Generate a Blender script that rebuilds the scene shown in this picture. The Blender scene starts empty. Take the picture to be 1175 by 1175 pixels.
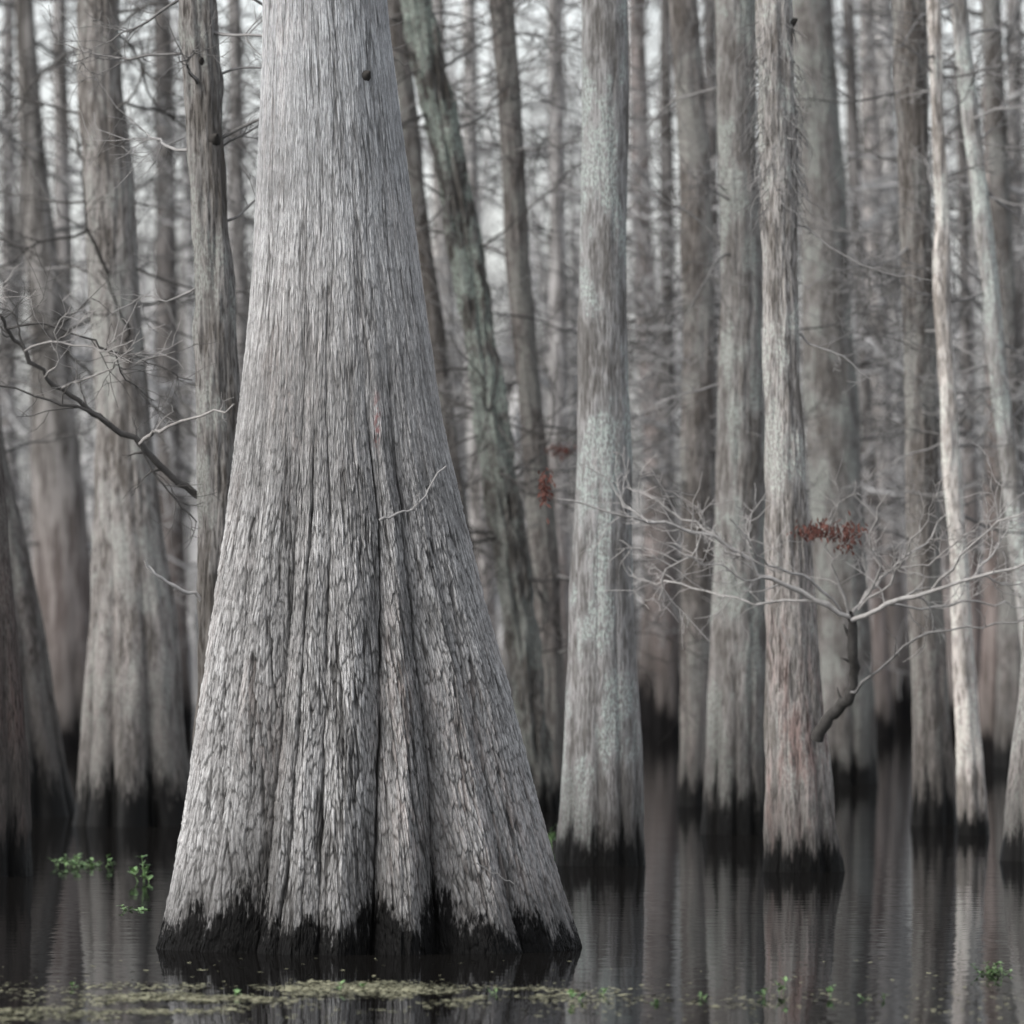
import bpy, math, random
import numpy as np
rnd = random.Random(7)
F, H, HY, CX = 8400.0, 1.56, 750.0, 587.5
C = bpy.context.scene.collection
def dist(by): return F*H/(by-HY)
def at(px, py, d): return np.array([(px-CX)*d/F, d, H+(HY-py)*d/F])

# ---------------------------------------------------------------- noise
def h2(i, j, s):
    n = (i.astype(np.int64)*374761393 + j.astype(np.int64)*668265263 + s*1442695) & 0xffffffff
    n = ((n ^ (n >> 13))*1274126177) & 0xffffffff
    return ((n ^ (n >> 16)) & 0xffff)/65535.0
def vn(u, v, s=0):
    i = np.floor(u); j = np.floor(v); a = u-i; b = v-j
    a = a*a*(3-2*a); b = b*b*(3-2*b)
    return (h2(i,j,s)*(1-a)+h2(i+1,j,s)*a)*(1-b)+(h2(i,j+1,s)*(1-a)+h2(i+1,j+1,s)*a)*b
def fb(u, v, s=0, o=4):
    t = 0; w = .5; tot = 0
    for k in range(o):
        t = t+w*vn(u, v, s+k*17); tot += w; w *= .5; u = u*2.03+3.1; v = v*2.03+1.7
    return t/tot
def voro(u, v, s=0):
    i = np.floor(u); j = np.floor(v)
    f1 = np.full(u.shape, 9.); f2 = f1.copy(); cr = np.zeros(u.shape); dv = np.zeros(u.shape)
    for a in (-1, 0, 1):
        for b in (-1, 0, 1):
            x = i+a+h2(i+a, j+b, s); y = j+b+h2(i+a, j+b, s+5)
            d = np.hypot(x-u, y-v); r = h2(i+a, j+b, s+9)
            m = d < f1
            f2 = np.where(m, f1, np.minimum(f2, d)); dv = np.where(m, v-y, dv)
            cr = np.where(m, r, cr); f1 = np.where(m, d, f1)
    return f1, f2, cr, dv
def sst(x, a, b):
    t = np.clip((x-a)/(b-a), 0, 1); return t*t*(3-2*t)

# ---------------------------------------------------------------- mesh helpers
def mk(name, V, Q, mat, parent=None, smooth=True, attrs=None):
    V = np.asarray(V, dtype=np.float32); Q = np.asarray(Q, dtype=np.int32)
    me = bpy.data.meshes.new(name)
    me.vertices.add(len(V)); me.vertices.foreach_set('co', V.ravel())
    me.loops.add(Q.size); me.loops.foreach_set('vertex_index', Q.ravel())
    me.polygons.add(len(Q)); me.polygons.foreach_set('loop_start', np.arange(0, Q.size, 4, dtype=np.int32))
    me.polygons.foreach_set('use_smooth', np.full(len(Q), smooth, dtype=bool))
    me.update(calc_edges=True)
    for k, a in (attrs or {}).items():
        me.attributes.new(k, 'FLOAT', 'POINT').data.foreach_set('value', np.asarray(a, dtype=np.float32).ravel())
    me.materials.append(mat)
    o = bpy.data.objects.new(name, me); C.objects.link(o)
    if parent: o.parent = parent
    return o
def thing(name, loc, label, cat, group=None):
    o = bpy.data.objects.new(name, None); C.objects.link(o); o.location = [float(a) for a in loc]
    o.empty_display_size = .2
    o['label'] = label; o['category'] = cat
    if group: o['group'] = group
    return o
AX = np.array([[1, .1, .07], [.06, 1, .1], [.1, .05, 1.]])
class MB:
    def __init__(s): s.V = []; s.Q = []; s.A = []; s.n = 0
    def tube(s, P, R, k=5, a=0.5, cap=True):
        P = np.asarray(P, float); R = np.asarray(R, float); m = len(P)
        T = np.gradient(P, axis=0); T /= (np.linalg.norm(T, axis=1)[:, None]+1e-9)
        ref = AX[np.argmin(np.abs(T @ AX.T).max(0))]
        A = np.cross(T, ref); A /= (np.linalg.norm(A, axis=1)[:, None]+1e-9); B = np.cross(T, A)
        t = np.arange(k)*2*math.pi/k
        V = P[:, None, :]+R[:, None, None]*(np.cos(t)[None, :, None]*A[:, None, :]+np.sin(t)[None, :, None]*B[:, None, :])
        i = np.arange(m-1)[:, None]*k; j = np.arange(k)[None, :]; j2 = (j+1) % k
        Q = np.stack([i+j, i+j2, i+k+j2, i+k+j], -1).reshape(-1, 4)+s.n
        s.V.append(V.reshape(-1, 3)); s.Q.append(Q); s.A.append(np.full(m*k, a)); s.n += m*k
    def quads(s, V, a):           # V (n,4,3)
        n = len(V); s.V.append(V.reshape(-1, 3)); s.Q.append(np.arange(n*4).reshape(-1, 4)+s.n)
        s.A.append(np.repeat(a, 4)); s.n += n*4
    def build(s, name, mat, parent=None, smooth=True):
        return mk(name, np.concatenate(s.V), np.concatenate(s.Q), mat, parent, smooth, {'tone': np.concatenate(s.A)})

# ---------------------------------------------------------------- materials
def newmat(name):
    m = bpy.data.materials.new(name); m.use_nodes = True; nt = m.node_tree
    b = nt.nodes['Principled BSDF']; return m, nt, b
class N:
    def __init__(s, nt): s.nt = nt
    def add(s, t, **k):
        n = s.nt.nodes.new(t)
        for a, v in k.items(): setattr(n, a, v)
        return n
    def link(s, a, b): s.nt.links.new(a, b)
    def val(s, sock, v):
        if isinstance(v, (int, float, tuple, list)): sock.default_value = v
        else: s.link(v, sock)
    def math(s, op, a, b=0.0, clamp=False):
        n = s.add('ShaderNodeMath', operation=op, use_clamp=clamp); s.val(n.inputs[0], a); s.val(n.inputs[1], b); return n.outputs[0]
    def mix(s, f, a, b, bt='MIX'):
        n = s.add('ShaderNodeMix', data_type='RGBA', blend_type=bt)
        s.val(n.inputs['Factor'], f); s.val(n.inputs[6], a); s.val(n.inputs[7], b); return n.outputs[2]
    def noise(s, vec, scale, detail=4, rough=.55, dist=0.0):
        n = s.add('ShaderNodeTexNoise'); s.link(vec, n.inputs['Vector'])
        n.inputs['Scale'].default_value = scale; n.inputs['Detail'].default_value = detail
        n.inputs['Roughness'].default_value = rough; n.inputs['Distortion'].default_value = dist; return n.outputs[0]
    def mapping(s, vec, sc, loc=(0,0,0)):
        n = s.add('ShaderNodeMapping'); s.link(vec, n.inputs['Vector']); n.inputs['Scale'].default_value = sc
        s.val(n.inputs['Location'], loc); return n.outputs[0]
    def rng(s, v, a, b, c=0.0, d=1.0, smooth=True):
        n = s.add('ShaderNodeMapRange', interpolation_type='SMOOTHSTEP' if smooth else 'LINEAR')
        s.val(n.inputs[0], v)
        for i, x in enumerate((a, b, c, d)): n.inputs[i+1].default_value = x
        return n.outputs[0]
    def attr(s, name):
        n = s.add('ShaderNodeAttribute', attribute_name=name); return n.outputs['Fac']
def g(v, w=0.0, c=0.0): return (v*(1+w), v, v*(1-w+c), 1)

def bark_mat(name, lichen=0.0, red=0.0, contrast=1.0, bump=True, dark=.06, lt=.50, ltop=False):
    m, nt, b = newmat(name); n = N(nt)
    tc = n.add('ShaderNodeTexCoord').outputs['Object']
    oi = n.add('ShaderNodeObjectInfo')
    off = n.add('ShaderNodeCombineXYZ'); n.link(n.math('MULTIPLY', oi.outputs['Random'], 40.0), off.inputs[0]); n.link(n.math('MULTIPLY', oi.outputs['Random'], 70.0), off.inputs[2])
    v1 = n.mapping(tc, (1, 1, .12), off.outputs[0]); v2 = n.mapping(tc, (1, 1, .45), off.outputs[0])
    a = n.noise(v1, 60, 4, .65, .2); bn = n.noise(v1, 13, 3, .6); blot = n.noise(v2, 3.6, 4, .68); fine = n.noise(v2, 80, 3, .6)
    crack = n.rng(a, .36, .58)
    col = n.mix(crack, g(dark, .07), g(.37, .028))
    col = n.mix(n.rng(bn, .36, .60), n.mix(.6*contrast, col, g(.085, .08)), col)
    col = n.mix(n.math('MULTIPLY', n.rng(blot, .42, .60), .65*contrast), col, n.mix(fine, g(.13, .05), g(.51, .0)))
    col = n.mix(n.math('MULTIPLY', n.rng(blot, .48, .36), .6), col, g(.105, .09))
    wet_z = n.attr('zn'); zz = n.attr('zr')  # height relative to the wet band, then height above water
    if lichen:
        lm = n.math('MULTIPLY', n.rng(blot, lt, lt+.07), n.rng(fine, .46, .55))
        lm = n.math('MULTIPLY', lm, lichen)
        if ltop: lm = n.math('MULTIPLY', lm, n.rng(zz, 2.4, 4.8, .35, 1))
        col = n.mix(lm, col, (.60, .71, .64, 1))
    if red:
        rm = n.math('MULTIPLY', n.math('MULTIPLY', n.rng(n.math('ADD', n.math('MULTIPLY', blot, .5), n.math('MULTIPLY', bn, .5)), .43, .62), n.rng(zz, 2.9, 1.0)), red)
        col = n.mix(rm, col, n.mix(crack, (.055, .033, .031, 1), (.23, .162, .150, 1)))
    col = n.mix(1.0, col, oi.outputs['Color'], 'MULTIPLY')
    # wet foot
    z2 = n.math('ADD', wet_z, n.math('MULTIPLY', n.math('SUBTRACT', n.noise(v1, 26, 4, .75), .5), 2.8))
    dry = n.rng(z2, .6, 1.5)
    damp = n.rng(z2, .9, 5)
    col = n.mix(n.math('MULTIPLY', n.math('SUBTRACT', 1.0, damp), .7), col, g(.055, .08))
    col = n.mix(dry, (.004, .0038, .0035, 1), col)
    n.link(col, b.inputs['Base Color'])
    n.link(n.rng(dry, 0, 1, .5, .9, False), b.inputs['Roughness']); b.inputs['Specular IOR Level'].default_value = .10
    if bump:
        bp = n.add('ShaderNodeBump'); bp.inputs['Strength'].default_value = .8; bp.inputs['Distance'].default_value = .05
        n.link(a, bp.inputs['Height']); n.link(bp.outputs[0], b.inputs['Normal'])
    return m
def hazed_far_bark(name):
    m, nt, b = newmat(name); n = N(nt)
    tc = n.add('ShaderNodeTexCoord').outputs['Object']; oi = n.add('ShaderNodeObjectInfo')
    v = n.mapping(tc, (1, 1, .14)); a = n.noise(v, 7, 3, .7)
    col = n.mix(1.0, n.mix(n.rng(a, .38, .62), g(.11, .05), g(.39, .02)), oi.outputs['Color'], 'MULTIPLY')  # paler, low-contrast bark tones: distance haze painted into the base colour
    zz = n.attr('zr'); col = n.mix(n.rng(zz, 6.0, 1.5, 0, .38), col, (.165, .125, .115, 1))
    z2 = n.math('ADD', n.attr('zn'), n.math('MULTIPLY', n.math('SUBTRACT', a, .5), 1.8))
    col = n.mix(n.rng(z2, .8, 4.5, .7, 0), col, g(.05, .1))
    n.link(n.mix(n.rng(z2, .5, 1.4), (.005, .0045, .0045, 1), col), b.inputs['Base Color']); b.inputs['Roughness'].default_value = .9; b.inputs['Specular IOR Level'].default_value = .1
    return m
def hero_mat():
    m, nt, b = newmat('fluted_cypress_bark'); n = N(nt)
    tc = n.add('ShaderNodeTexCoord').outputs['Object']
    v1 = n.mapping(tc, (1, 1, .12)); v2 = n.mapping(tc, (1, 1, .4)); v3 = n.mapping(tc, (1, 1, .24))
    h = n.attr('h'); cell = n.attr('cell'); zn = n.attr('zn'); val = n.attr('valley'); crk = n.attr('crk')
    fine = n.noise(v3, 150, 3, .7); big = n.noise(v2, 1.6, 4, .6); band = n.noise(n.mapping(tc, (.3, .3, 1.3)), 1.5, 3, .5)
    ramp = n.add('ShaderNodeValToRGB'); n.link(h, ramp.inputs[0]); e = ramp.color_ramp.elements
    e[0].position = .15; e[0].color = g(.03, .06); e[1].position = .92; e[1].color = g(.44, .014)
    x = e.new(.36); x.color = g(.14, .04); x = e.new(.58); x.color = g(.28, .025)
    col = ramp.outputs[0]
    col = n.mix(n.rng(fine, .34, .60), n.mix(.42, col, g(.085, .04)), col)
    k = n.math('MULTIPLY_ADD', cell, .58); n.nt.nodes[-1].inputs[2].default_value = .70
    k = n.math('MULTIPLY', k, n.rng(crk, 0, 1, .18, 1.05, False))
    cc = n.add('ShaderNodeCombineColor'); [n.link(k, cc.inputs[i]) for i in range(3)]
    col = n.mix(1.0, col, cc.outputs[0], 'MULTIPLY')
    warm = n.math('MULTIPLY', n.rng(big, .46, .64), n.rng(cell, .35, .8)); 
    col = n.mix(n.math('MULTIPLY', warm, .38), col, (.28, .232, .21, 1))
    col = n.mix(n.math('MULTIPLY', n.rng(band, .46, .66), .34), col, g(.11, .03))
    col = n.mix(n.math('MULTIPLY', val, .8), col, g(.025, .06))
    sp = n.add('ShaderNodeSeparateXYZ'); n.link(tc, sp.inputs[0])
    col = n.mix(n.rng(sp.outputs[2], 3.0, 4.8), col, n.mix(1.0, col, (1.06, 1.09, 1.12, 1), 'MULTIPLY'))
    # faint rusty streak at mid height
    sx = n.math('ABSOLUTE', n.math('SUBTRACT', sp.outputs[0], .035)); sz = n.math('ABSOLUTE', n.math('SUBTRACT', sp.outputs[2], 2.78))
    fy = n.math('LESS_THAN', sp.outputs[1], 0.0)
    sm = n.math('MULTIPLY', n.math('MULTIPLY', n.math('MULTIPLY', n.rng(sx, .025, .004), n.rng(sz, .22, .02)), fy), n.rng(n.noise(v2, 60, 2, .6), .42, .6))
    col = n.mix(n.math('MULTIPLY', sm, .8), col, (.22, .09, .085, 1))
    wn = n.math('ADD', n.math('MULTIPLY', n.math('SUBTRACT', n.noise(v1, 5, 3, .6), .5), 3.0), n.math('MULTIPLY', n.math('SUBTRACT', n.noise(v1, 55, 4, .7), .5), 3.2))
    z2 = n.math('ADD', zn, wn)
    dry = n.rng(z2, .8, 1.35); damp = n.rng(z2, .9, 5.0)
    col = n.mix(n.math('MULTIPLY', n.math('SUBTRACT', 1.0, damp), .6), col, g(.05, .05))
    col = n.mix(dry, (.003, .0028, .0026, 1), col)
    n.link(col, b.inputs['Base Color'])
    n.link(n.rng(dry, 0, 1, .5, .92, False), b.inputs['Roughness']); b.inputs['Specular IOR Level'].default_value = .08
    bp = n.add('ShaderNodeBump'); bp.inputs['Distance'].default_value = .007; bp.inputs['Strength'].default_value = .9
    n.link(fine, bp.inputs['Height']); n.link(bp.outputs[0], b.inputs['Normal'])
    return m
def simple_mat(name, c0, c1, scale=20, rough=.9, tone=True, noise=True):
    m, nt, b = newmat(name); n = N(nt)
    if noise:
        tc = n.add('ShaderNodeTexCoord').outputs['Object']
        f = n.noise(tc, scale, 2, .6)
        if tone: f = n.math('ADD', n.math('MULTIPLY', f, .5), n.math('MULTIPLY', n.attr('tone'), .5))
    else: f = n.attr('tone')
    n.link(n.mix(n.rng(f, .2, .8, 0, 1, False), c0, c1), b.inputs['Base Color'])
    b.inputs['Roughness'].default_value = rough; b.inputs['Specular IOR Level'].default_value = .15
    return m
M = {}
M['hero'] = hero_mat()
M['bark'] = bark_mat('grey_bark', .25, .25, 1.1, bump=False, dark=.06)
M['lichen'] = bark_mat('lichen_bark', .95, .1, 1.2, dark=.03, lt=.45, ltop=True)
M['red'] = bark_mat('reddish_bark', .25, .85, 1.1)
M['smooth'] = bark_mat('smooth_bark', .4, .15, .8, dark=.12)
M['far'] = hazed_far_bark('hazed_trunk_bark')
M['twig'] = simple_mat('dead_twig', g(.06, .05), g(.26, .03))
M['paletwig'] = simple_mat('weathered_twig', g(.12, .07), g(.50, .04))
M['darktwig'] = simple_mat('dark_twig', g(.022, .08), g(.10, .06))
M['fartwig'] = simple_mat('far_twig', g(.07, .03), g(.30, .01), 1, .9, True, False)
M['deadleaf'] = simple_mat('dead_leaf', (.05, .022, .018, 1), (.15, .068, .055, 1), 40)
M['leaf'] = simple_mat('green_leaf', (.06, .12, .045, 1), (.25, .37, .17, 1), 30, .5)
M['moss'] = simple_mat('grey_moss', g(.08, .05), g(.33, .03), 30)
M['mat'] = simple_mat('floating_weed', (.06, .060, .038, 1), (.30, .29, .19, 1), 9, .9)
M['knot'] = simple_mat('knot_wood', g(.015, .1), g(.06, .08), 30)
M['farbark'] = simple_mat('hazed_far_bark', g(.12, .05), g(.42, .015), .8, .9, True, False)  # far wood lightened in its colour to imitate aerial haze
M['bank'] = simple_mat('leaf_litter', g(.12, .08), g(.22, .06), .3, .95, False)

# ---------------------------------------------------------------- setting: water, far bank
def water_mat():
    m, nt, b = newmat('swamp_water'); n = N(nt); nt.nodes.remove(b)
    tc = n.add('ShaderNodeTexCoord').outputs['Object']
    a = n.noise(n.mapping(tc, (1.0, .45, 1)), 1.1, 3, .5); c = n.noise(n.mapping(tc, (2.2, 1.6, 1), (5, 3, 0)), 1.9, 2, .5)
    hh = n.math('ADD', a, n.math('MULTIPLY', c, .60))
    bp = n.add('ShaderNodeBump'); bp.inputs['Distance'].default_value = .0027; bp.inputs['Strength'].default_value = 1
    n.link(hh, bp.inputs['Height'])
    gl = n.add('ShaderNodeBsdfGlossy'); gl.inputs['Roughness'].default_value = .02; gl.inputs['Color'].default_value = (.89, .91, .93, 1)
    df = n.add('ShaderNodeBsdfDiffuse'); df.inputs['Color'].default_value = (.006, .0055, .005, 1)
    n.link(bp.outputs[0], gl.inputs['Normal'])
    fr = n.add('ShaderNodeFresnel'); fr.inputs['IOR'].default_value = 1.33
    mx = n.add('ShaderNodeMixShader'); n.link(n.math('MULTIPLY', fr.outputs[0], .64), mx.inputs[0]); n.link(df.outputs[0], mx.inputs[1]); n.link(gl.outputs[0], mx.inputs[2])
    n.link(mx.outputs[0], nt.nodes['Material Output'].inputs['Surface'])
    return m
o = mk('water', [(-900, -60, 0), (900, -60, 0), (900, 2500, 0), (-900, 2500, 0)], [(0, 1, 2, 3)], water_mat(), None, False); o['kind'] = 'structure'
nx, ny = 90, 14; xs = np.linspace(-260, 260, nx); ys = np.linspace(345, 600, ny)
X, Y = np.meshgrid(xs, ys); Z = -0.6+(Y-345)*.05*(1+.3*(fb(X*.03, Y*.03, 3)-.5))+1.2*fb(X*.06, Y*.06, 8)-.4
i, j = np.meshgrid(np.arange(nx-1), np.arange(ny-1)); q = (j*nx+i).ravel()
o = mk('far_bank', np.stack([X, Y, Z], -1).reshape(-1, 3), np.stack([q, q+1, q+nx+1, q+nx], -1), M['bank'], None, True); o['kind'] = 'structure'

# ---------------------------------------------------------------- trunks
def gsm(a, k):
    if k < 1: return a
    w = np.exp(-.5*(np.arange(-3*k, 3*k+1)/k)**2); w /= w.sum()
    return np.convolve(np.pad(a, 3*k, mode='edge'), w, mode='valid')
def profile(prof, by, zs, k=4):
    d = dist(by); p = np.array(sorted(prof), float)
    zz = (H+(HY-p[:, 0])*d/F)[::-1]; c = ((p[:, 1]+p[:, 2])/2)[::-1]; w = ((p[:, 2]-p[:, 1])/2)[::-1]
    cc = np.interp(zs, zz, c); ww = np.interp(zs, zz, w)
    top = zz[-1]; sl = (c[-1]-c[-2])/(zz[-1]-zz[-2]); up = np.maximum(zs-top, 0)
    cc = cc+sl*np.minimum(up, 3)*.8; ww = ww*np.maximum(1-up*.05, .15)
    dn = np.maximum(-zs, 0); ww = ww*(1+dn*.5)
    return gsm(cc, k)*d/F-CX*d/F, gsm(ww, k)*d/F, d
def trunk(prof, by, label, mat='bark', tint=(1, 1, 1), wet=.3, flute=.16, nl=7, seg=110, seed=1, extra=6, cat='tree', name='cypress_tree', group=None, rough=.03, dz=.045, wig=1.0):
    d = dist(by); ztop = H+HY*d/F+extra
    zs = np.arange(-.25, ztop, dz if d < 80 else dz*2)
    cx, r, d = profile(prof, by, zs, 5)
    x0 = float(np.interp(0, zs, cx)); root = thing(name, (x0, d, 0), label, cat, group)
    th = np.linspace(0, 2*math.pi, seg, endpoint=False)
    T, Z = np.meshgrid(th, zs); R = r[:, None]*np.ones_like(T)
    base = np.exp(-np.maximum(Z, 0)/(.9+.3*(seed % 3)))
    ph = seed*1.7+.25*Z
    v = np.abs(np.sin(nl*T/2+ph*.5+.6*np.sin(T*2+seed)))
    f = -(flute*base+.02)*(1-v)**1.6+.5*flute*base*(vn(T*2+seed, Z*.5, seed)-.5)
    cir = np.minimum(T, 2*math.pi-T)*r.mean()
    rr = fb(cir*28, Z*3.0, seed, 3)-.5; lump = fb(cir*4+9, Z*1.3, seed+3, 2)-.5
    R = R*(1+f+.13*lump)+rough*rr
    V = np.stack([cx[:, None]-x0+wig*.28*r.mean()*(fb(Z*.8, Z*0, seed+7, 2)-.5)*min(1, .12/r.mean())*(Z > .3)+R*np.cos(T), R*np.sin(T)*.95+.25*np.sin(Z*.35+seed)*.3, Z], -1)
    m = len(zs); i = np.arange(m-1)[:, None]*seg; j = np.arange(seg)[None, :]; j2 = (j+1) % seg
    Q = np.stack([i+j, i+j2, i+seg+j2, i+seg+j], -1).reshape(-1, 4)
    wet *= .50
    o = mk('trunk', V.reshape(-1, 3), Q, M[mat], root, True, {'zn': np.maximum(Z, 0)/wet*(1-.45*(1-v)), 'zr': Z})
    o.color = (tint[0]*.97, tint[1]*.975, tint[2]*.98, 1)
    return dict(root=root, zs=zs, cx=cx-x0, r=r, x0=x0, d=d)

def knot(info, px, py, size, azx=None):
    d = info['d']; z = H+(HY-py)*d/F; x = (px-CX)*d/F-info['x0']; c = np.interp(z, info['zs'], info['cx']); r = np.interp(z, info['zs'], info['r'])
    u = np.clip((x-c)/r, -.95, .95); n = np.array([u, -math.sqrt(1-u*u)*.95, .15])
    p = np.array([c, 0, z])+n*r*.92
    mb = MB(); s = size*d/F
    P = [p, p+n*s*.8, p+n*s*1.2+np.array([0, 0, .1*s]), p+n*s*1.9+np.array([0, 0, .3*s])]
    mb.tube(P, [s*1.2, s*.9, s*.6, s*.12], 9)
    return mb.build('knot', M['knot'], info['root'])

# --- branches
def kink(p, dr, L, n, rng, wob=.35, up=.03):
    P = [np.array(p)]; dr = np.array(dr)/np.linalg.norm(dr)
    for k in range(n):
        dr = dr+np.array([rng.uniform(-wob, wob), rng.uniform(-wob, wob), rng.uniform(-wob, wob)*.8+up]); dr /= np.linalg.norm(dr)
        P.append(P[-1]+dr*L/n)
    return np.array(P)
def sprig(mb, P, R, rng, cnt, L, lev, tone, rmin, wob=.35, k=4, start=.25):
    m = len(P)
    for q in range(cnt):
        t = rng.uniform(start, 1)*(m-1); i = min(int(t), m-2); p = P[i]+(P[i+1]-P[i])*(t-i); ax = P[i+1]-P[i]; ax /= np.linalg.norm(ax)+1e-9
        s = np.array([rng.gauss(0, 1), rng.gauss(0, .8), rng.gauss(.1, .9)]); s -= ax*s.dot(ax); s /= np.linalg.norm(s)+1e-9
        dr = ax*rng.uniform(.3, .9)+s*rng.uniform(.5, 1); l = L*rng.uniform(.35, 1.3)
        W = kink(p, dr, l, 4 if lev else 3, rng, wob); r0 = max(R[i]*rng.uniform(.35, .55), rmin)
        RR = np.linspace(r0, rmin*.7, len(W)); mb.tube(W, RR, k, tone)
        if lev > 0: sprig(mb, W, RR, rng, max(2, cnt//3+rng.randint(0, 1)), l*.5, lev-1, tone, rmin, wob, 3, .2)
def auto_branches(info, n, zr, Lr, mat='twig', seed=1, lev=1, r0=.03, merge=None, tw=6, rmin=None, side=0):
    rng = random.Random(seed); d = info['d']; rmin = rmin or .42*d/F
    mb = MB()
    for q in range(n):
        z = rng.uniform(*zr); c = np.interp(z, info['zs'], info['cx']); r = np.interp(z, info['zs'], info['r'])
        a = rng.uniform(0, 2*math.pi)
        if rng.random() < .6: a = rng.choice([0, math.pi])+rng.uniform(-.6, .6)
        dr = np.array([math.cos(a), math.sin(a), rng.uniform(-.6, .8)]); L = rng.uniform(*Lr)
        p = np.array([c+r*.85*math.cos(a), r*.85*math.sin(a), z])
        if merge is None: mb = MB()
        P = kink(p, dr, L, 8, rng, .34, .0); R0 = r0*rng.uniform(.6, 1.2); R = np.linspace(R0, rmin, len(P))
        t = rng.random(); mb.tube(P, R, 5, t); sprig(mb, P, R, rng, tw, L*.42, lev, t, rmin)
        if merge is None: mb.build('branch', M[mat], info['root'])
    if merge: mb.build(merge, M[mat], info['root'])
def hand_branch(info, paths, mat, seed=1, tw=5, L=.35, lev=1, ddep=None, name='branch', tone=.6, rmin=None):
    rng = random.Random(seed); d = info['d']; rmin = rmin or .45*d/F; mb = MB()
    o = np.array([info['x0'], d, 0])
    for pi, (pts, w0, w1, d0, d1) in enumerate(paths):
        m = len(pts); P = []
        for i, (x, y) in enumerate(pts):
            dd = d0+(d1-d0)*i/(m-1); P.append(at(x, y, d)*1.0-o+np.array([0, dd, 0]))
        P = np.array(P); Q = [P[0]]
        for i in range(m-1):
            sl = np.linalg.norm(P[i+1]-P[i])
            for t in (.34, .67, 1.0):
                p = P[i]+(P[i+1]-P[i])*t
                if not (t == 1.0): p = p+np.array([rng.gauss(0, 1), rng.gauss(0, 1), rng.gauss(0, 1)])*min(2.4*d/F, .055*sl)
                Q.append(p)
        Q = np.array(Q); R = np.linspace(w0, w1, len(Q))*.5*d/F*(1+.08*np.array([rng.gauss(0, 1) for _ in Q]))
        mb.tube(Q, R, 7, tone); sprig(mb, Q, R, rng, tw, L, lev, tone, rmin, .45, 4, .15)
    return mb.build(name, M[mat], info['root'])

# ---------------------------------------------------------------- the big cypress
def relief(T, Z, gs, sd, zl):
    s = T*gs; s = s+.014*(fb(s*6, Z*2.2, 2+sd, 3)-.5)*2+.004*(fb(s*30, Z*10, 6+sd, 2)-.5)*2
    f1, f2, cr, dv = voro(s/.0168, Z/zl+1.3*fb(s*12, Z*3, 4+sd, 2), 11+sd)
    g1, g2, cr2, dv2 = voro(s/.0098+7, Z/(zl*.52)+.9*fb(s*20, Z*5, 8+sd, 2), 31+sd)
    e1 = np.clip((f2-f1)*5.0, 0, 1); e2 = np.clip((g2-g1)*4.2, 0, 1)
    fur = sst(np.abs(fb(s*15, Z*1.1, 51+sd, 4)-.5)*2, .01, .10)
    fine = fb(s*135, Z*21, 81+sd, 3)
    lip = np.clip(-dv*1.4, -.5, .7)
    hh = .25*e1*(.25+1.0*cr)+.20*e2*(.3+.9*cr2)+.25*fur+.20*fine+.18*lip*e1
    ck = (.20+.80*e1)*(.5+.5*e2)*(.22+.78*fur)
    return hh, .6*cr+.4*cr2, ck
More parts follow.
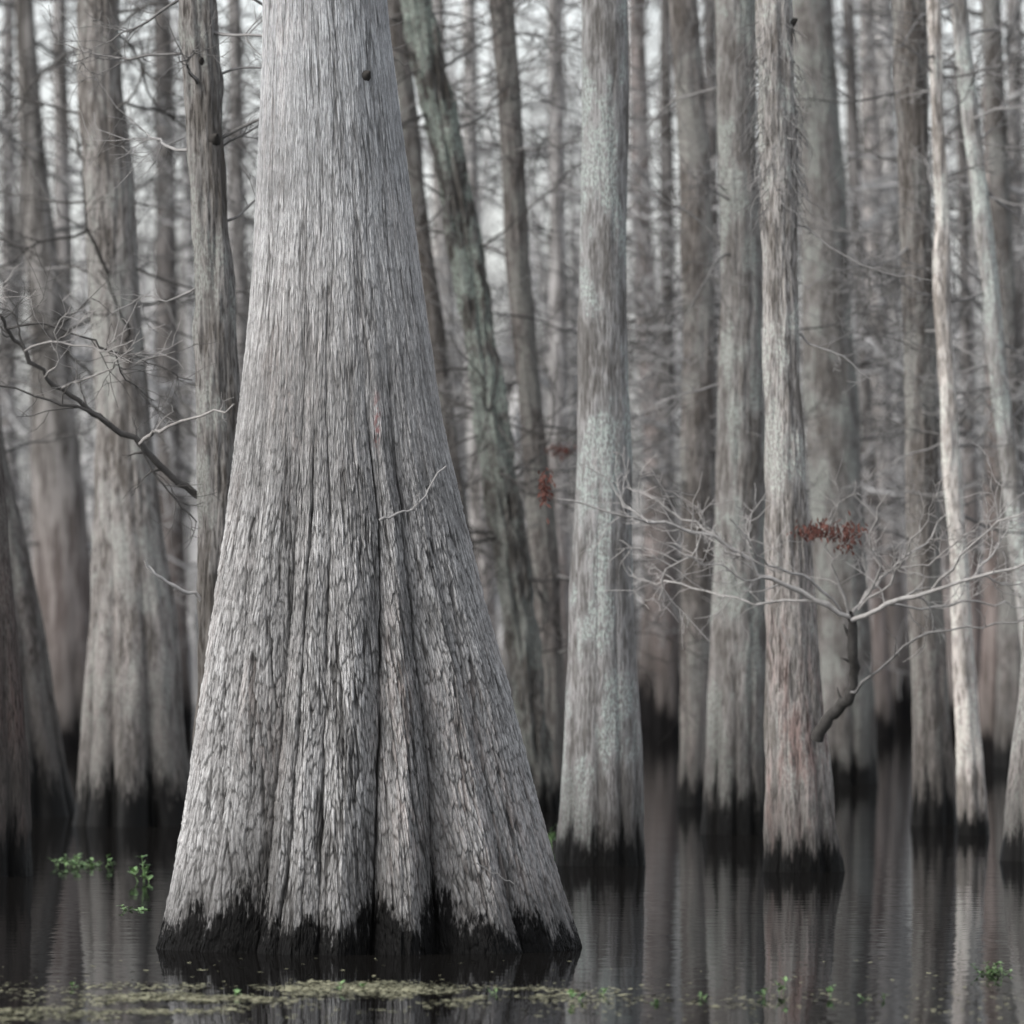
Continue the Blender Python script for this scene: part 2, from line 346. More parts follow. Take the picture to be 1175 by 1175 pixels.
def hero():
    by = 1087; d = dist(by)
    prof = [(0, 302, 443), (100, 299, 455), (200, 296, 468), (300, 291, 480), (350, 287, 487), (400, 283, 494), (500, 272, 510), (600, 260, 533), (650, 252, 545),
            (700, 246, 558), (800, 233, 587), (900, 222, 611), (1000, 207, 638), (1050, 198, 653), (1087, 191, 665)]
    zs = np.concatenate([np.arange(-.12, 5.25, .0080), np.arange(5.25, 10, .06)])
    zf = np.arange(-.12, 10, .0105); c2, r2, _ = profile(prof, by, zf, 14); cx = np.interp(zs, zf, c2); r = np.interp(zs, zf, r2)
    x0 = float(np.interp(0, zs, cx)); root = thing('cypress_tree', (x0, d, 0), 'huge pale bald cypress with broad fluted buttress in the foreground, the widest trunk', 'tree')
    th = np.concatenate([np.linspace(-math.pi*1.06, math.pi*.06, 1700, endpoint=False), np.linspace(math.pi*.06, math.pi*.94, 120, endpoint=False)])
    seg = len(th); T, Z = np.meshgrid(th, zs)
    key = np.array([0, .8, 2.25, 3.1, 4.2, 6])
    cre = [([-.66, -.60, -.42, -.35, -.2, -.1], 1.1, .18, .6), ([-.27, -.22, -.10, -.1, -.1, -.1], .4, .12, .6), ([.02, .10, .33, .30, .25, .2], .95, .14, 1), ([.40, .46, .57, .55, .5, .5], 1.1, .18, .5),
           ([.78, .76, .72, .7, .7, .7], .4, .10, 0), ([-.86, -.84, -.75, -.7, -.7, -.7], .55, .12, .2), ([-.46, -.42, -.27, -.2, -.2, -.2], .4, .10, .65), ([.18, .24, .14, .1, .1, .1], .25, .08, .25)]
    fade = np.interp(Z, [0, .5, 1.5, 2.6, 3.3, 4.2, 5], [1, .95, .80, .42, .15, .05, .03])
    V = np.zeros_like(T); CL = np.zeros_like(T)
    for k, (us, dp, w, cl) in enumerate(cre):
        u = np.interp(Z, key, us); tc = -math.pi/2+np.arcsin(u)+.06*(fb(Z*1.7+k*7, Z*0+k, 60, 3)-.5)+.016*(fb(Z*10, Z*0+k, 61, 2)-.5)
        ad = np.abs(T-tc); V = np.maximum(V, dp*np.clip(1-ad/(w*1.5), 0, 1)**1.35)
        CL = np.maximum(CL, cl*np.clip(1-ad/(.005+.015*vn(Z*5, Z*0, k)), 0, 1)*sst(vn(Z*3.7+k*3, Z*0+k, 77), .05, .5))
    for k in range(6):
        tc = .25+k*.5; dd = np.abs(T-tc)/.16; V = np.maximum(V, .7*np.clip(1-dd, 0, 1)**1.4)
    swell = (fb(T*2.2+4, Z*.35, 21, 2)-.5)
    R = r[:, None]*(1-.18*fade*V+.08*fade*swell)
    lo = zs < 3.6; hi = zs > 2.1; w = sst(Z, 2.1, 3.6)
    B = [np.zeros_like(T) for _ in range(6)]
    for a, q in zip(B[:3], relief(T[lo], Z[lo], .92, 0, .125)): a[lo] = q
    for a, q in zip(B[3:], relief(T[hi], Z[hi], .62, 300, .155)): a[hi] = q
    hh = B[0]*(1-w)+B[3]*w; cr = B[1]*(1-w)+(.15+.7*B[4])*w; ck = B[2]*(1-w)+(.45+.55*B[5])*w
    CLf = CL*np.interp(Z, [0, 1, 2.4, 3.8], [.7, 1, .9, 0])
    hh = hh*(1-.7*CLf)
    amp = np.interp(Z, [0, 1, 2.5, 3.6, 5], [.025, .030, .025, .011, .006])
    s = T*.72
    R = R+amp*(hh-.5)-.018*CLf+.016*(fb(s*5, Z*1.1, 91, 3)-.5)+.006*(fb(s*11, Z*1.4, 95, 2)-.5)
    X = cx[:, None]-x0+R*np.cos(T); Y = R*np.sin(T)
    i = np.arange(len(zs)-1)[:, None]*seg; j = np.arange(seg)[None, :]; j2 = (j+1) % seg
    Q = np.stack([i+j, i+j2, i+seg+j2, i+seg+j], -1).reshape(-1, 4)
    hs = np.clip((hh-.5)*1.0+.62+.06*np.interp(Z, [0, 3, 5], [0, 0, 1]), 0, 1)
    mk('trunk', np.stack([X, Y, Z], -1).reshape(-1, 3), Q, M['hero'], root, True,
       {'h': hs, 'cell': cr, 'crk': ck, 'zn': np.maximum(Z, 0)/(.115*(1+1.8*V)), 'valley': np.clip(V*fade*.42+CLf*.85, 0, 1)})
    info = dict(root=root, zs=zs, cx=cx-x0, r=r, x0=x0, d=d)
    knot(info, 421, 103, 8); knot(info, 427, 372, 4)
    hand_branch(info, [([(438, 600), (458, 592), (475, 588), (490, 572), (500, 552), (513, 538)], 3, 2, -.70, -.55), ([(475, 588), (482, 580), (478, 562)], 2, 1, -.68, -.72)], 'twig', 5, 2, .06, 0, name='twig', tone=.9, rmin=.002)
    hand_branch(info, [([(548, 984), (560, 992), (575, 1000), (590, 1008)], 2, 1.5, -1.0, -.95)], 'twig', 6, 1, .06, 0, name='twig', tone=.5, rmin=.002)
    return info
BIG = hero()

# ---------------------------------------------------------------- trees, near to far
t6 = trunk([(0, 207, 248), (150, 214, 258), (250, 222, 264), (350, 224, 270), (450, 226, 277), (550, 229, 277), (650, 228, 272), (800, 227, 268), (1023, 222, 278)], 1023,
           'slim dark knotty cypress beside the huge pale one, its bare branch reaching left', tint=(.55, .53, .51), seed=4, rough=.06, flute=.08, seg=160)
for a in ((245, 165, 9), (236, 282, 6), (252, 420, 5), (232, 75, 6)): knot(t6, *a)
hand_branch(t6, [([(232, 572), (208, 556), (185, 535), (165, 512), (135, 494), (112, 478), (88, 458), (62, 440), (40, 410), (22, 388), (15, 372), (-12, 350)], 9, 3.2, 0, -1.2),
                 ([(130, 488), (95, 470), (50, 460), (-10, 443)], 4, 2, -.6, -1), ([(20, 385), (60, 378), (100, 392), (140, 410), (190, 425), (225, 440)], 3, 1.4, -1, -.6),
                 ([(140, 410), (150, 440), (180, 462)], 2, 1, -.8, -.4), ([(165, 512), (180, 545), (205, 575), (228, 600)], 3, 1.5, -.5, -.3), ([(40, 410), (30, 370), (0, 355)], 2.5, 1.2, -1, -1.1)], 'darktwig', 21, 7, .42, 1, tone=.75)
hand_branch(t6, [([(165, 512), (182, 499), (200, 495), (240, 484), (278, 472)], 4.5, 2.2, -.5, -1.4)], 'paletwig', 26, 4, .2, 1, tone=.3)
hand_branch(t6, [([(40, 410), (70, 400), (110, 405), (135, 412), (165, 400)], 3, 1.2, -1, -1.3), ([(80, 450), (110, 440), (140, 430), (165, 408)], 3, 1.2, -.8, -1.2), ([(10, 372), (-5, 360), (5, 340)], 2, 1, -1.2, -1.4),
                 ([(62, 440), (80, 420), (75, 390), (95, 360)], 2.2, 1, -1, -1.3)], 'paletwig', 27, 7, .34, 1, tone=.3)
hand_branch(t6, [([(232, 690), (210, 678), (188, 664), (170, 643)], 5, 3, -.1, -.4)], 'paletwig', 22, 1, .1, 0, tone=.8)
hand_branch(t6, [([(225, 330), (190, 345), (160, 338), (120, 360)], 3, 1, 0, .4)], 'twig', 23, 6, .3, 1)
t10 = trunk([(0, 667, 722), (100, 668, 722), (200, 668, 720), (300, 667, 720), (400, 665, 722), (500, 662, 724), (600, 658, 725), (700, 652, 728), (800, 648, 732), (900, 642, 737), (993, 637, 741)], 993,
            'straight smooth pale grey cypress standing alone right of the huge one', 'smooth', (.97, .97, .97), .36, .07, 9, 160, 2, rough=.014)
t14 = trunk([(0, 868, 908), (100, 870, 911), (200, 872, 914), (300, 874, 914), (400, 875, 916), (500, 875, 920), (600, 875, 925), (700, 876, 935), (800, 876, 944), (900, 878, 954), (950, 879, 958), (1000, 877, 968)], 1000,
            'slender cypress with reddish patches low down and a forked dead branch on its right side', 'red', (1.15, 1.11, 1.07), .30, .12, 7, 160, 3, rough=.045)
for a in ((905, 30, 7), (880, 60, 6), (900, 330, 5)): knot(t14, *a)
S = 'paletwig'
hand_branch(t14, [([(936, 848), (946, 828), (960, 813), (972, 796), (977, 765), (974, 730), (969, 704)], 15, 10, -.25, -.7)], 'darktwig', 30, 3, .12, 0, tone=.3)
hand_branch(t14, [([(966, 806), (985, 782), (1030, 742), (1080, 724), (1130, 716), (1190, 708)], 3.6, 1.6, -.45, -1.3)], 'twig', 36, 7, .25, 1, tone=.45)
RB = [([(970, 708), (930, 690), (880, 665), (840, 636), (800, 615), (770, 606), (740, 603), (690, 590), (638, 577)], 6.5, 1.8, -.7, -1.4),
      ([(845, 640), (805, 612), (770, 592), (745, 574), (718, 562)], 3.2, 1.4, -1, -.8), ([(930, 690), (880, 692), (825, 684), (780, 670), (735, 664)], 3.2, 1.4, -.8, -.2),
      ([(960, 702), (925, 668), (890, 655), (860, 640), (830, 600)], 3.6, 1.5, -.7, -1.6), ([(800, 615), (790, 640), (760, 655), (752, 690)], 2.4, 1.2, -1.2, -1), ([(740, 603), (712, 585), (700, 560)], 2, 1.1, -1.3, -1.2),
      ([(880, 665), (850, 668), (820, 650), (780, 640)], 2.4, 1.2, -.9, -1.3)]
hand_branch(t14, RB, S, 31, 9, .40, 1, tone=.5, rmin=.0028)
hand_branch(t14, [([(972, 712), (1010, 694), (1060, 680), (1110, 664), (1150, 655), (1190, 636)], 6, 2.5, -.7, -1.4), ([(1060, 680), (1090, 640), (1130, 602), (1190, 575)], 3.2, 1.5, -.9, -1.7),
                  ([(1010, 694), (1050, 700), (1100, 690), (1150, 690), (1190, 700)], 3.2, 1.5, -.8, -.2), ([(1110, 664), (1135, 630), (1150, 600), (1180, 592)], 2.8, 1.2, -1, -.6), ([(1110, 664), (1140, 672), (1190, 668)], 2.4, 1.3, -1, -.8)], S, 32, 9, .42, 1, tone=.45, rmin=.0028)
hand_branch(t14, [([(972, 712), (990, 680), (1020, 655), (1060, 625), (1085, 590)], 4.5, 1.5, -.7, -.1), ([(985, 690), (1005, 650), (990, 615), (1010, 570)], 3.6, 1.2, -.7, -1), ([(968, 704), (955, 665), (940, 630), (945, 596)], 3.2, 1.2, -.7, -.9),
                  ([(980, 700), (1015, 672), (1030, 640), (1055, 600), (1060, 570)], 3, 1, -.7, -1.3), ([(1020, 655), (1060, 650), (1100, 615), (1130, 600)], 2.4, 1.2, -.5, -.9)], S, 33, 9, .38, 1, tone=.3, rmin=.0028)
hand_branch(t14, [([(912, 380), (940, 400), (965, 410), (1000, 440)], 3, 1, 0, -.4)], 'twig', 34, 6, .25, 1)
hand_branch(t14, [([(905, 250), (940, 275), (985, 305), (1030, 320), (1065, 325)], 2.5, 1, 0, -.4)], 'twig', 35, 6, .25, 1)
def leafcluster(info, px, py, w, h, dd, n, seed):
    rng = random.Random(seed); d = info['d']; o = np.array([info['x0'], d, 0]); L = []; A = []
    for q in range(n):
        x = px+rng.gauss(0, .25)*w; y = py+rng.gauss(0, .25)*h
        p = at(x, y, d)-o+np.array([0, dd+rng.uniform(-.08, .08), 0])
        l = rng.uniform(4, 10)*d/F; ww = rng.uniform(.6, 1.5)*d/F
        a = rng.uniform(-1.0, 1.0)-math.pi/2; t = np.array([math.cos(a), rng.uniform(-.5, .5), math.sin(a)]); s = np.array([-math.sin(a), rng.uniform(-.6, .6), math.cos(a)])
        L.append([p, p+t*l*.5+s*ww, p+t*l, p+t*l*.5-s*ww]); A.append(rng.random())
    mb = MB(); mb.quads(np.array(L), np.array(A)); return mb.build('dead_leaves', M['deadleaf'], info['root'], False)
leafcluster(t14, 933, 610, 44, 22, -.85, 170, 1); leafcluster(t14, 964, 614, 36, 36, -.85, 150, 2)
leafcluster(t14, 625, 565, 16, 40, -1.4, 90, 3)
mb = MB(); rng = random.Random(4)
for q in range(420):
    z = H+(HY-rng.uniform(20, 240))*t14['d']/F; c = np.interp(z, t14['zs'], t14['cx']); r = np.interp(z, t14['zs'], t14['r']); a = -math.pi/2+rng.uniform(-1.8, 1.8)
    P = [np.array([c+r*math.cos(a)*.98, r*math.sin(a), z])]; v = np.array([rng.uniform(-.6, .6), -.2, -.6])
    for k in range(5): v = v*.7+np.array([rng.uniform(-.6, .6), rng.uniform(-.5, .3), rng.uniform(-.6, .1)]); P.append(P[-1]+v*.055)
    mb.tube(P, np.linspace(.0045, .0018, 6), 3, rng.random())
mb.build('moss', M['moss'], t14['root'])
tR = trunk([(0, 1210, 1260), (500, 1190, 1262), (700, 1176, 1268), (800, 1166, 1275), (900, 1157, 1285), (987, 1145, 1300)], 987, 'grey flared cypress cut off by the right frame edge', 'bark', (.80, .78, .75), .35, seed=6)
tL = trunk([(0, -80, -30), (500, -72, 0), (650, -80, 12), (800, -88, 25), (950, -98, 35), (1005, -104, 38)], 1005, 'dark reddish trunk cut off by the left frame edge, nearest on that side', 'red', (.42, .37, .35), .5, seed=7)
tL2 = trunk([(0, -70, -15), (400, -50, -5), (500, -45, 3), (600, -45, 25), (700, -50, 48), (800, -52, 64), (900, -58, 80), (937, -62, 88)], 937, 'dark flared cypress at the left behind the cut-off reddish trunk', 'bark', (.46, .43, .41), .7, seed=8)
t5 = trunk([(0, 87, 135), (100, 88, 140), (200, 95, 152), (300, 100, 158), (400, 107, 165), (500, 109, 173), (600, 108, 184), (700, 104, 200), (800, 97, 212), (900, 90, 222), (947, 84, 230)], 947,
           'broad grey cypress with flared ribbed foot, left of the slim dark knotty one', 'bark', (.68, .65, .625), .65, .30, 8, 170, 5)
t13 = trunk([(0, 822, 868), (200, 825, 868), (400, 825, 875), (600, 820, 878), (700, 816, 880), (800, 812, 881), (900, 808, 883), (957, 804, 887)], 957,
            'straight grey cypress directly left of the slender reddish one with the forked dead branch', 'smooth', (.74, .72, .70), .58, .14, 9, 140, 9)
t18 = trunk([(0, 1064, 1080), (150, 1069, 1084), (250, 1074, 1090), (340, 1070, 1088), (450, 1079, 1099), (560, 1080, 1102), (640, 1090, 1109), (700, 1089, 1112), (800, 1095, 1122), (900, 1097, 1130), (958, 1099, 1135)], 958,
            'very thin pale cypress leaning slightly left, near the right edge', 'bark', (1.45, 1.38, 1.31), .25, .08, 5, 90, 10, rough=.035)
t17 = trunk([(0, 1024, 1062), (200, 1031, 1068), (400, 1036, 1072), (600, 1041, 1080), (800, 1046, 1088), (947, 1046, 1098)], 947, 'plain brownish cypress directly behind the very thin pale one', 'bark', (.54, .51, .485), .5, seed=11)
t12 = trunk([(0, 768, 800), (200, 780, 818), (400, 783, 820), (600, 783, 820), (700, 782, 816), (850, 780, 812), (925, 777, 816)], 925, 'brownish cypress with many small bare branches, right of the lone pale trunk', 'bark', (.64, .60, .57), .4, .08, seed=12)
t8 = trunk([(0, 458, 494), (100, 480, 516), (200, 500, 536), (300, 518, 554), (400, 532, 570), (500, 547, 586), (600, 562, 602), (700, 577, 613), (800, 590, 624), (932, 602, 642)], 932,
           'leaning rough dark cypress with patchy pale lichen behind the right flank of the huge one', 'lichen', (.54, .53, .505), .35, .10, seed=13, rough=.14, wig=.3)
t9 = trunk([(0, 560, 590), (100, 570, 597), (200, 576, 602), (300, 578, 608), (400, 590, 616), (500, 600, 627), (600, 606, 640), (700, 610, 646), (800, 612, 648), (925, 606, 656)], 925,
           'thin brown cypress with a slight bow, second from the huge one on its right', 'bark', (.45, .42, .40), .4, .08, seed=14)
t7 = trunk([(0, 440, 464), (200, 466, 486), (300, 480, 498), (400, 493, 513), (500, 508, 524), (700, 530, 556), (915, 545, 580)], 915, 'thin dark leaning trunk hugging the right edge of the huge cypress', 'bark', (.36, .34, .325), .3, .05, seed=15)
t15 = trunk([(0, 905, 955), (100, 912, 961), (200, 918, 968), (300, 918, 975), (400, 921, 982), (500, 925, 988), (600, 930, 992), (700, 935, 998), (800, 938, 1002), (900, 936, 1008)], 900,
            'broad dark soft-focus cypress behind the forked dead branch', 'smooth', (.62, .60, .58), .45, .15, seed=16)
t19 = trunk([(0, 1088, 1108), (100, 1100, 1120), (200, 1111, 1132), (300, 1121, 1142), (400, 1132, 1154), (500, 1144, 1166), (700, 1166, 1192), (950, 1192, 1225)], 950, 'slim pale cypress leaning right, crossing the upper right corner', 'smooth', (1.35, 1.34, 1.31), .3, .06, seed=17, wig=2)
t20 = trunk([(0, 1126, 1148), (200, 1136, 1160), (400, 1144, 1170), (700, 1146, 1182), (880, 1140, 1192)], 880, 'grey trunk half hidden behind the slim pale leaning one at upper right', 'bark', (.46, .44, .425), .5, seed=18)

FAR = [
 ([(0, 18, 38), (200, 24, 55), (400, 35, 80), (600, 36, 103), (750, 38, 108), (862, 34, 114)], 862, 'blurred brown-grey trunk between the left edge trunks and the broad ribbed one', (.52, .50, .48), 1.0),
 ([(0, 176, 196), (300, 178, 203), (600, 180, 212), (838, 176, 222)], 838, 'blurred dark trunk peeking out right of the broad ribbed cypress', (.36, .34, .33), 1.2),
 ([(0, 262, 276), (400, 266, 286), (850, 262, 296)], 850, 'blurred slim trunk in the gap left of the huge cypress top', (.65, .63, .62), 1),
 ([(0, 628, 646), (300, 632, 650), (600, 628, 652), (855, 624, 662)], 855, 'blurred pale trunk tucked behind the left side of the lone pale one', (.8, .78, .77), 1),
 ([(0, 722, 740), (300, 724, 750), (500, 738, 768), (600, 742, 774), (700, 736, 780), (833, 728, 786)], 833, 'blurred reddish brown trunk with flared black foot, right of the lone pale one', (.66, .59, .57), 1.9),
 ([(0, 757, 770), (300, 758, 775), (600, 752, 772), (845, 752, 780)], 845, 'blurred narrow dark trunk left of the brownish one with small bare branches', (.42, .40, .39), 1),
 ([(0, 985, 1003), (300, 990, 1016), (600, 998, 1032), (700, 1000, 1040), (828, 994, 1050)], 828, 'blurred pale brown trunk with dark foot, in the gap right of the broad dark one', (.88, .83, .80), 1.9),
 ([(0, 1003, 1022), (300, 1012, 1034), (600, 1018, 1040), (818, 1022, 1052)], 818, 'farthest pale trunk in the gap left of the plain brownish cypress', (1.1, 1.08, 1.06), 1),
 ([(0, 1128, 1146), (400, 1130, 1150), (700, 1128, 1158), (882, 1120, 1166)], 878, 'blurred reddish trunk between the very thin pale one and the right edge', (.60, .54, .51), .7),
 ([(0, 530, 546), (400, 534, 552), (600, 540, 566), (845, 535, 575)], 845, 'blurred pale trunk seen through the gap beside the huge cypress flank', (1.05, 1.03, 1.01), 1),
 ([(0, 808, 822), (400, 806, 826), (700, 800, 828), (840, 798, 832)], 840, 'blurred trunk in the narrow gap left of the straight grey cypress', (.42, .40, .39), 1),
 ([(0, 1040, 1056), (400, 1060, 1078), (835, 1090, 1118)], 835, 'blurred leaning trunk behind the plain brownish cypress', (.65, .63, .62), 1),
 ([(0, 60, 76), (400, 64, 84), (846, 58, 96)], 846, 'blurred slim trunk left of the broad ribbed cypress', (.6, .58, .57), 1),
 ([(0, 4, 16), (400, 0, 18), (820, -8, 24)], 830, 'farthest blurred trunk at the left edge', (.5, .48, .47), 1),
 ([(0, 492, 510), (300, 496, 520), (822, 520, 550)], 826, 'faint trunk far behind the leaning lichened cypress', (.85, .83, .81), 1),
 ([(0, 1155, 1172), (400, 1158, 1176), (838, 1150, 1186)], 838, 'faint trunk at the far right edge of the background', (.6, .58, .57), 1),
 ([(0, 966, 980), (400, 984, 998), (848, 1006, 1026)], 848, 'blurred dark thin leaning trunk along the right side of the broad dark cypress', (.42, .40, .39), .8),
 ([(0, 1092, 1102), (400, 1104, 1116), (860, 1110, 1132)], 860, 'blurred dark thin trunk just right of the very thin pale cypress', (.42, .40, .39), .8),
]
for k, (p, by, lab, ti, wet) in enumerate(FAR):
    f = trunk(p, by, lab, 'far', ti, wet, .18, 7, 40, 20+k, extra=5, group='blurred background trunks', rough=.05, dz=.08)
    zt = H+HY*f['d']/F
    auto_branches(f, 20, (zt*.22, zt*1.02), (2.0, 6.0), 'fartwig', 200+k, 2, .040, 'crown', 7, rmin=.012)
def zat(i, py): return H+(HY-py)*i['d']/F
for info, n, ys, L, mt, sd in ((t8, 48, (760, 0), (.7, 3.0), 'darktwig', 41), (t9, 36, (760, -20), (.7, 2.8), 'twig', 42), (t12, 30, (700, -20), (.5, 1.8), 'twig', 43), (t5, 26, (460, -20), (.9, 2.6), 'darktwig', 44),
                               (t15, 18, (600, -20), (.7, 2.4), 'darktwig', 45), (t17, 18, (660, -20), (.5, 1.8), 'twig', 46), (t18, 20, (640, -20), (.3, 1.2), 'twig', 47), (t19, 20, (500, -20), (.4, 1.4), 'twig', 48),
                               (t20, 16, (600, -20), (.6, 1.8), 'darktwig', 49), (tL2, 24, (560, -20), (.8, 2.6), 'twig', 50), (t13, 10, (500, -20), (.5, 1.5), 'twig', 51), (t6, 10, (330, -20), (.5, 1.3), 'twig', 52), (t7, 12, (300, -20), (.5, 1.7), 'darktwig', 53)):
    auto_branches(info, n, (zat(info, ys[0]), zat(info, ys[1])), L, mt, sd, 1, .014, None, 10)
leafcluster(t9, 642, 515, 30, 14, -.3, 70, 5)

# ---------------------------------------------------------------- far-off wood (one mass)
mb = MB(); rng = random.Random(99)
for q in range(310):
    y = rng.uniform(205, 345); x = rng.uniform(-.095, .095)*y*1.25; r = rng.choice([.07, .1, .16, .24, .36])*rng.uniform(.8, 1.2); hgt = rng.uniform(13, 28); lx = rng.gauss(0, .07)
    zs = np.array([-.3, .4, 1.2, 3, 6, 10, 15, 20, 26])*hgt/26; fl = np.array([1.9, 1.6, 1.3, 1.08, 1, .85, .6, .3, .05])
    P = np.stack([x+lx*zs+.2*np.sin(zs*.4+q), np.full(9, y), zs], -1); t = rng.random(); mb.tube(P, r*fl, 7, t)
    for b in range(12):
        z = rng.uniform(.06, .90)*hgt; a = rng.uniform(0, 6.28); p = np.array([x+lx*z, y, z]); L = rng.uniform(1.0, 4)
        W = kink(p, (math.cos(a), math.sin(a)*.5, rng.uniform(-.7, 2.0)), L, 5, rng, .5); RR = np.linspace(.045, .015, 6); mb.tube(W, RR, 3, t)
        sprig(mb, W, RR, rng, 5, L*.5, 0, t, .014, .5, 3, .2)
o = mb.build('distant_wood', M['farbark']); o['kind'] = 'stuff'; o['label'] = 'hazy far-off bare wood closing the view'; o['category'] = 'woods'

# ---------------------------------------------------------------- floating weed
rs = np.random.RandomState(5); n = 130000
py = rs.uniform(1100, 1200, n); px = rs.uniform(-120, 1300, n); d = F*H/(py-HY); X = (px-CX)*d/F
band = np.exp(-np.abs((py-1141-5*np.sin(px/90)-3*np.sin(px/37))/8)**3)*sst(px, 60, 230)*(1-sst(px, 480, 740))*1.2+.08*np.exp(-((py-1150)/14)**2)*(1-.6*sst(px, 700, 1000))+.45*np.exp(-np.abs((py-1163)/8)**3)*(1-sst(px, 140, 330))+.25*np.exp(-((py-1132)/4)**2)*(px < 240)
dens = band*sst(fb(X*3.2, d*1.6, 7, 4), .40, .57)*1.3+.004
keep = rs.rand(n) < dens; X = X[keep]; Y = d[keep]; k = len(X)
sz = rs.uniform(.003, .011, k)*np.where(rs.rand(k) < .03, 2.0, 1); a = rs.uniform(0, 6.28, k); z = .002+rs.rand(k)**3*.005; tl = rs.uniform(-.2, .2, (k, 2))
V = np.zeros((k, 4, 3))
for c in range(4):
    aa = a+c*math.pi/2+rs.uniform(-.4, .4, k); rr = sz*rs.uniform(.6, 1.3, k); dx = np.cos(aa)*rr; dy = np.sin(aa)*rr
    V[:, c, 0] = X+dx*1.6; V[:, c, 1] = Y+dy*1.6; V[:, c, 2] = np.maximum(z+dx*tl[:, 0]+dy*tl[:, 1], .001)
tn = np.clip(rs.rand(k)*.5+.9*(fb(X*6, Y*2, 9, 2)-.2), 0, 1)
mb = MB(); mb.quads(V, tn); o = mb.build('floating_weed', M['mat'], None, False); o['kind'] = 'stuff'; o['label'] = 'olive tan scum of floating weed and debris on the near water'; o['category'] = 'floating weed'

# ---------------------------------------------------------------- small green plants
def plant(px, py, hpx, wpx, nleaf, seed, label, name='water_plant', low=False):
    rng = random.Random(seed); d = dist(py); root = thing(name, ((px-CX)*d/F, d, 0), label, 'plant', 'small green water plants')
    u = d/F; lf = []; A = []; hpx *= 1.15
    ns = max(2, nleaf//6); sw = min(wpx, 16)*(1.8 if low else 1)
    for s in range(ns):
        st = MB(); ang = rng.uniform(0, 6.28); sp = wpx*.5*u*rng.random()**.8
        b = np.array([math.cos(ang)*sp, math.sin(ang)*sp*1.2, -.01]); tp = b+np.array([rng.gauss(0, .3)*sw*u, rng.gauss(0, .3)*sw*u, hpx*u*rng.uniform(.2, 1)])
        P = np.array([b+(tp-b)*t+np.array([.06*sw*u*math.sin(t*3), 0, 0]) for t in np.linspace(0, 1, 5)]); st.tube(P, np.linspace(.45*u, .28*u, 5), 5, rng.random()); st.build('stem', M['leaf'], root)
        for q in range(max(3, nleaf//ns)):
            p = P[rng.randint(1 if low else 2, 4)]; a = rng.uniform(0, 6.28); e = rng.uniform(-.05, .6 if low else 1.1); l = rng.uniform(.35, .6)*min(max(hpx, 13), 20)*u; w = l*rng.uniform(.26, .36)
            t = np.array([math.cos(a)*math.cos(e), math.sin(a)*math.cos(e), math.sin(e)]); sd = np.cross(t, [0, 0, 1]); sd /= np.linalg.norm(sd)+1e-9; up = np.cross(sd, t)
            tn = rng.random(); m1 = p+t*l*.35; m2 = p+t*l*.7; e1 = p+t*l-up*l*.08
            lf.append([p, m1+sd*w+up*w*.3, m2+up*0, m1-sd*w+up*w*.3]); lf.append([m1+sd*w+up*w*.3, m2+sd*w*.8, e1, m2]); lf.append([m2, e1, m2-sd*w*.8, m1-sd*w+up*w*.3]); A += [tn]*3
    mb = MB(); mb.quads(np.array(lf), np.array(A)); mb.build('leaves', M['leaf'], root, False)
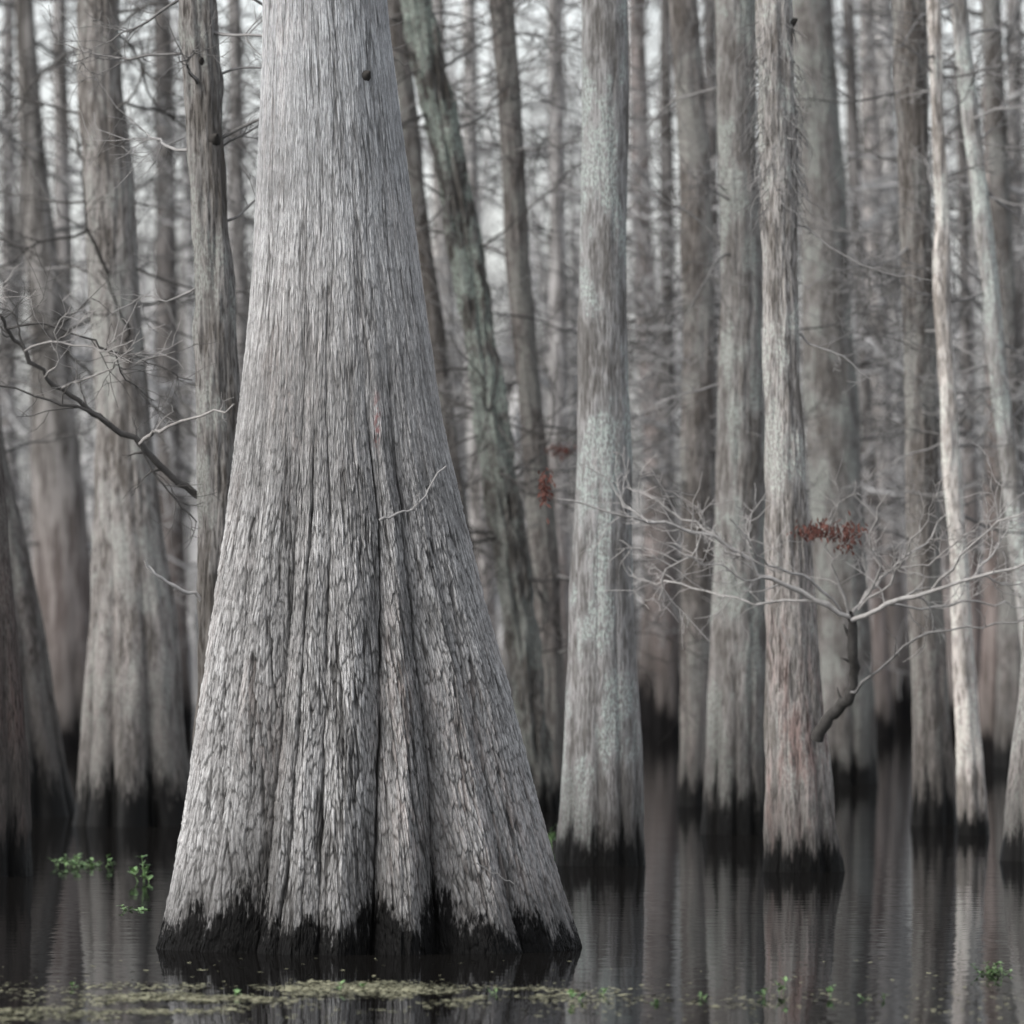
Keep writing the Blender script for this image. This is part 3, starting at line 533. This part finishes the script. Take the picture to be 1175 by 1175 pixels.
PL = [(98, 994, 13, 84, 120, 'broad low clump of green leaves on the water left of the huge cypress'), (165, 1012, 26, 22, 36, 'small upright leafy sprig between the low green clump and the huge cypress'),
      (158, 1044, 7, 46, 36, 'flat green tuft on the water below the upright leafy sprig at left'), (632, 972, 20, 14, 20, 'tiny green sprout by the foot of the lone pale trunk'),
      (268, 1143, 14, 10, 12, 'lone green sprout in the scum below the left flank of the huge cypress'), (388, 1136, 11, 14, 12, 'green sprout in the scum below the middle of the huge cypress'),
      (418, 1133, 9, 10, 8, 'tiny sprout just right of the middle one in the scum'), (658, 1148, 18, 16, 14, 'taller green sprout at the right end of the scum'), (690, 1142, 12, 14, 10, 'green sprout just right of the taller one at the scum end'),
      (805, 1146, 9, 16, 12, 'small tuft floating under the straight grey cypress reflection'), (878, 1144, 14, 12, 10, 'left one of the close pair of sprouts below the slender reddish cypress'),
      (896, 1141, 15, 14, 12, 'right one of the close pair of sprouts below the slender reddish cypress'), (955, 1144, 14, 10, 8, 'thin sprout right of the close pair'), (1005, 1147, 10, 18, 12, 'low tuft between the thin sprout and the bright patch at right'),
      (1135, 1118, 13, 34, 90, 'bright green floating tuft near the right edge'), (85, 1133, 8, 12, 10, 'tiny sprout in open water at lower left'), (560, 1140, 8, 14, 10, 'tiny tuft in the scum below the right flank of the huge cypress'), (760, 1152, 8, 16, 10, 'tiny tuft in open water right of the scum')]
for k, (px, py, hp, wp, nl, lab) in enumerate(PL): plant(px, py, hp, wp, nl, 300+k, lab, low=k in (0, 2, 14))

# ---------------------------------------------------------------- light, sky, camera
w = bpy.data.worlds.new('World'); bpy.context.scene.world = w; w.use_nodes = True; nt = w.node_tree; n = N(nt)
EL, AZ = 44, 240
sky = n.add('ShaderNodeTexSky'); sky.sky_type = 'NISHITA'; sky.sun_disc = False; sky.sun_elevation = math.radians(EL); sky.sun_rotation = math.radians(AZ); sky.dust_density = 3; sky.air_density = 1
hs = n.add('ShaderNodeHueSaturation'); hs.inputs['Saturation'].default_value = .26; hs.inputs['Value'].default_value = 2.15; n.link(sky.outputs[0], hs.inputs['Color'])
bg = nt.nodes['Background']; n.link(hs.outputs[0], bg.inputs['Color']); bg.inputs['Strength'].default_value = .15
L = bpy.data.lights.new('sun', 'SUN'); L.energy = 1.5; L.angle = math.radians(11); L.color = (1, .985, .965)
lo = bpy.data.objects.new('sun', L); C.objects.link(lo)
from mathutils import Vector
el, az = math.radians(EL), math.radians(AZ)
dv = Vector((math.sin(az)*math.cos(el), math.cos(az)*math.cos(el), math.sin(el))); lo.rotation_euler = dv.to_track_quat('Z', 'Y').to_euler(); lo.location = (0, 0, 30)
cam = bpy.data.cameras.new('camera'); co = bpy.data.objects.new('camera', cam); C.objects.link(co); co.location = (0, 0, H); co.rotation_euler = (math.pi/2, 0, 0)
cam.sensor_width = 36; cam.lens = 36*F/1175; cam.shift_y = (HY-587.5)/1175; cam.clip_end = 4000; cam.clip_start = .5
cam.dof.use_dof = True; cam.dof.focus_distance = 41.5; cam.dof.aperture_fstop = 4.0
bpy.context.scene.camera = co
vs = bpy.context.scene.view_settings; vs.view_transform = 'Standard'; vs.look = 'None'; vs.exposure = 0
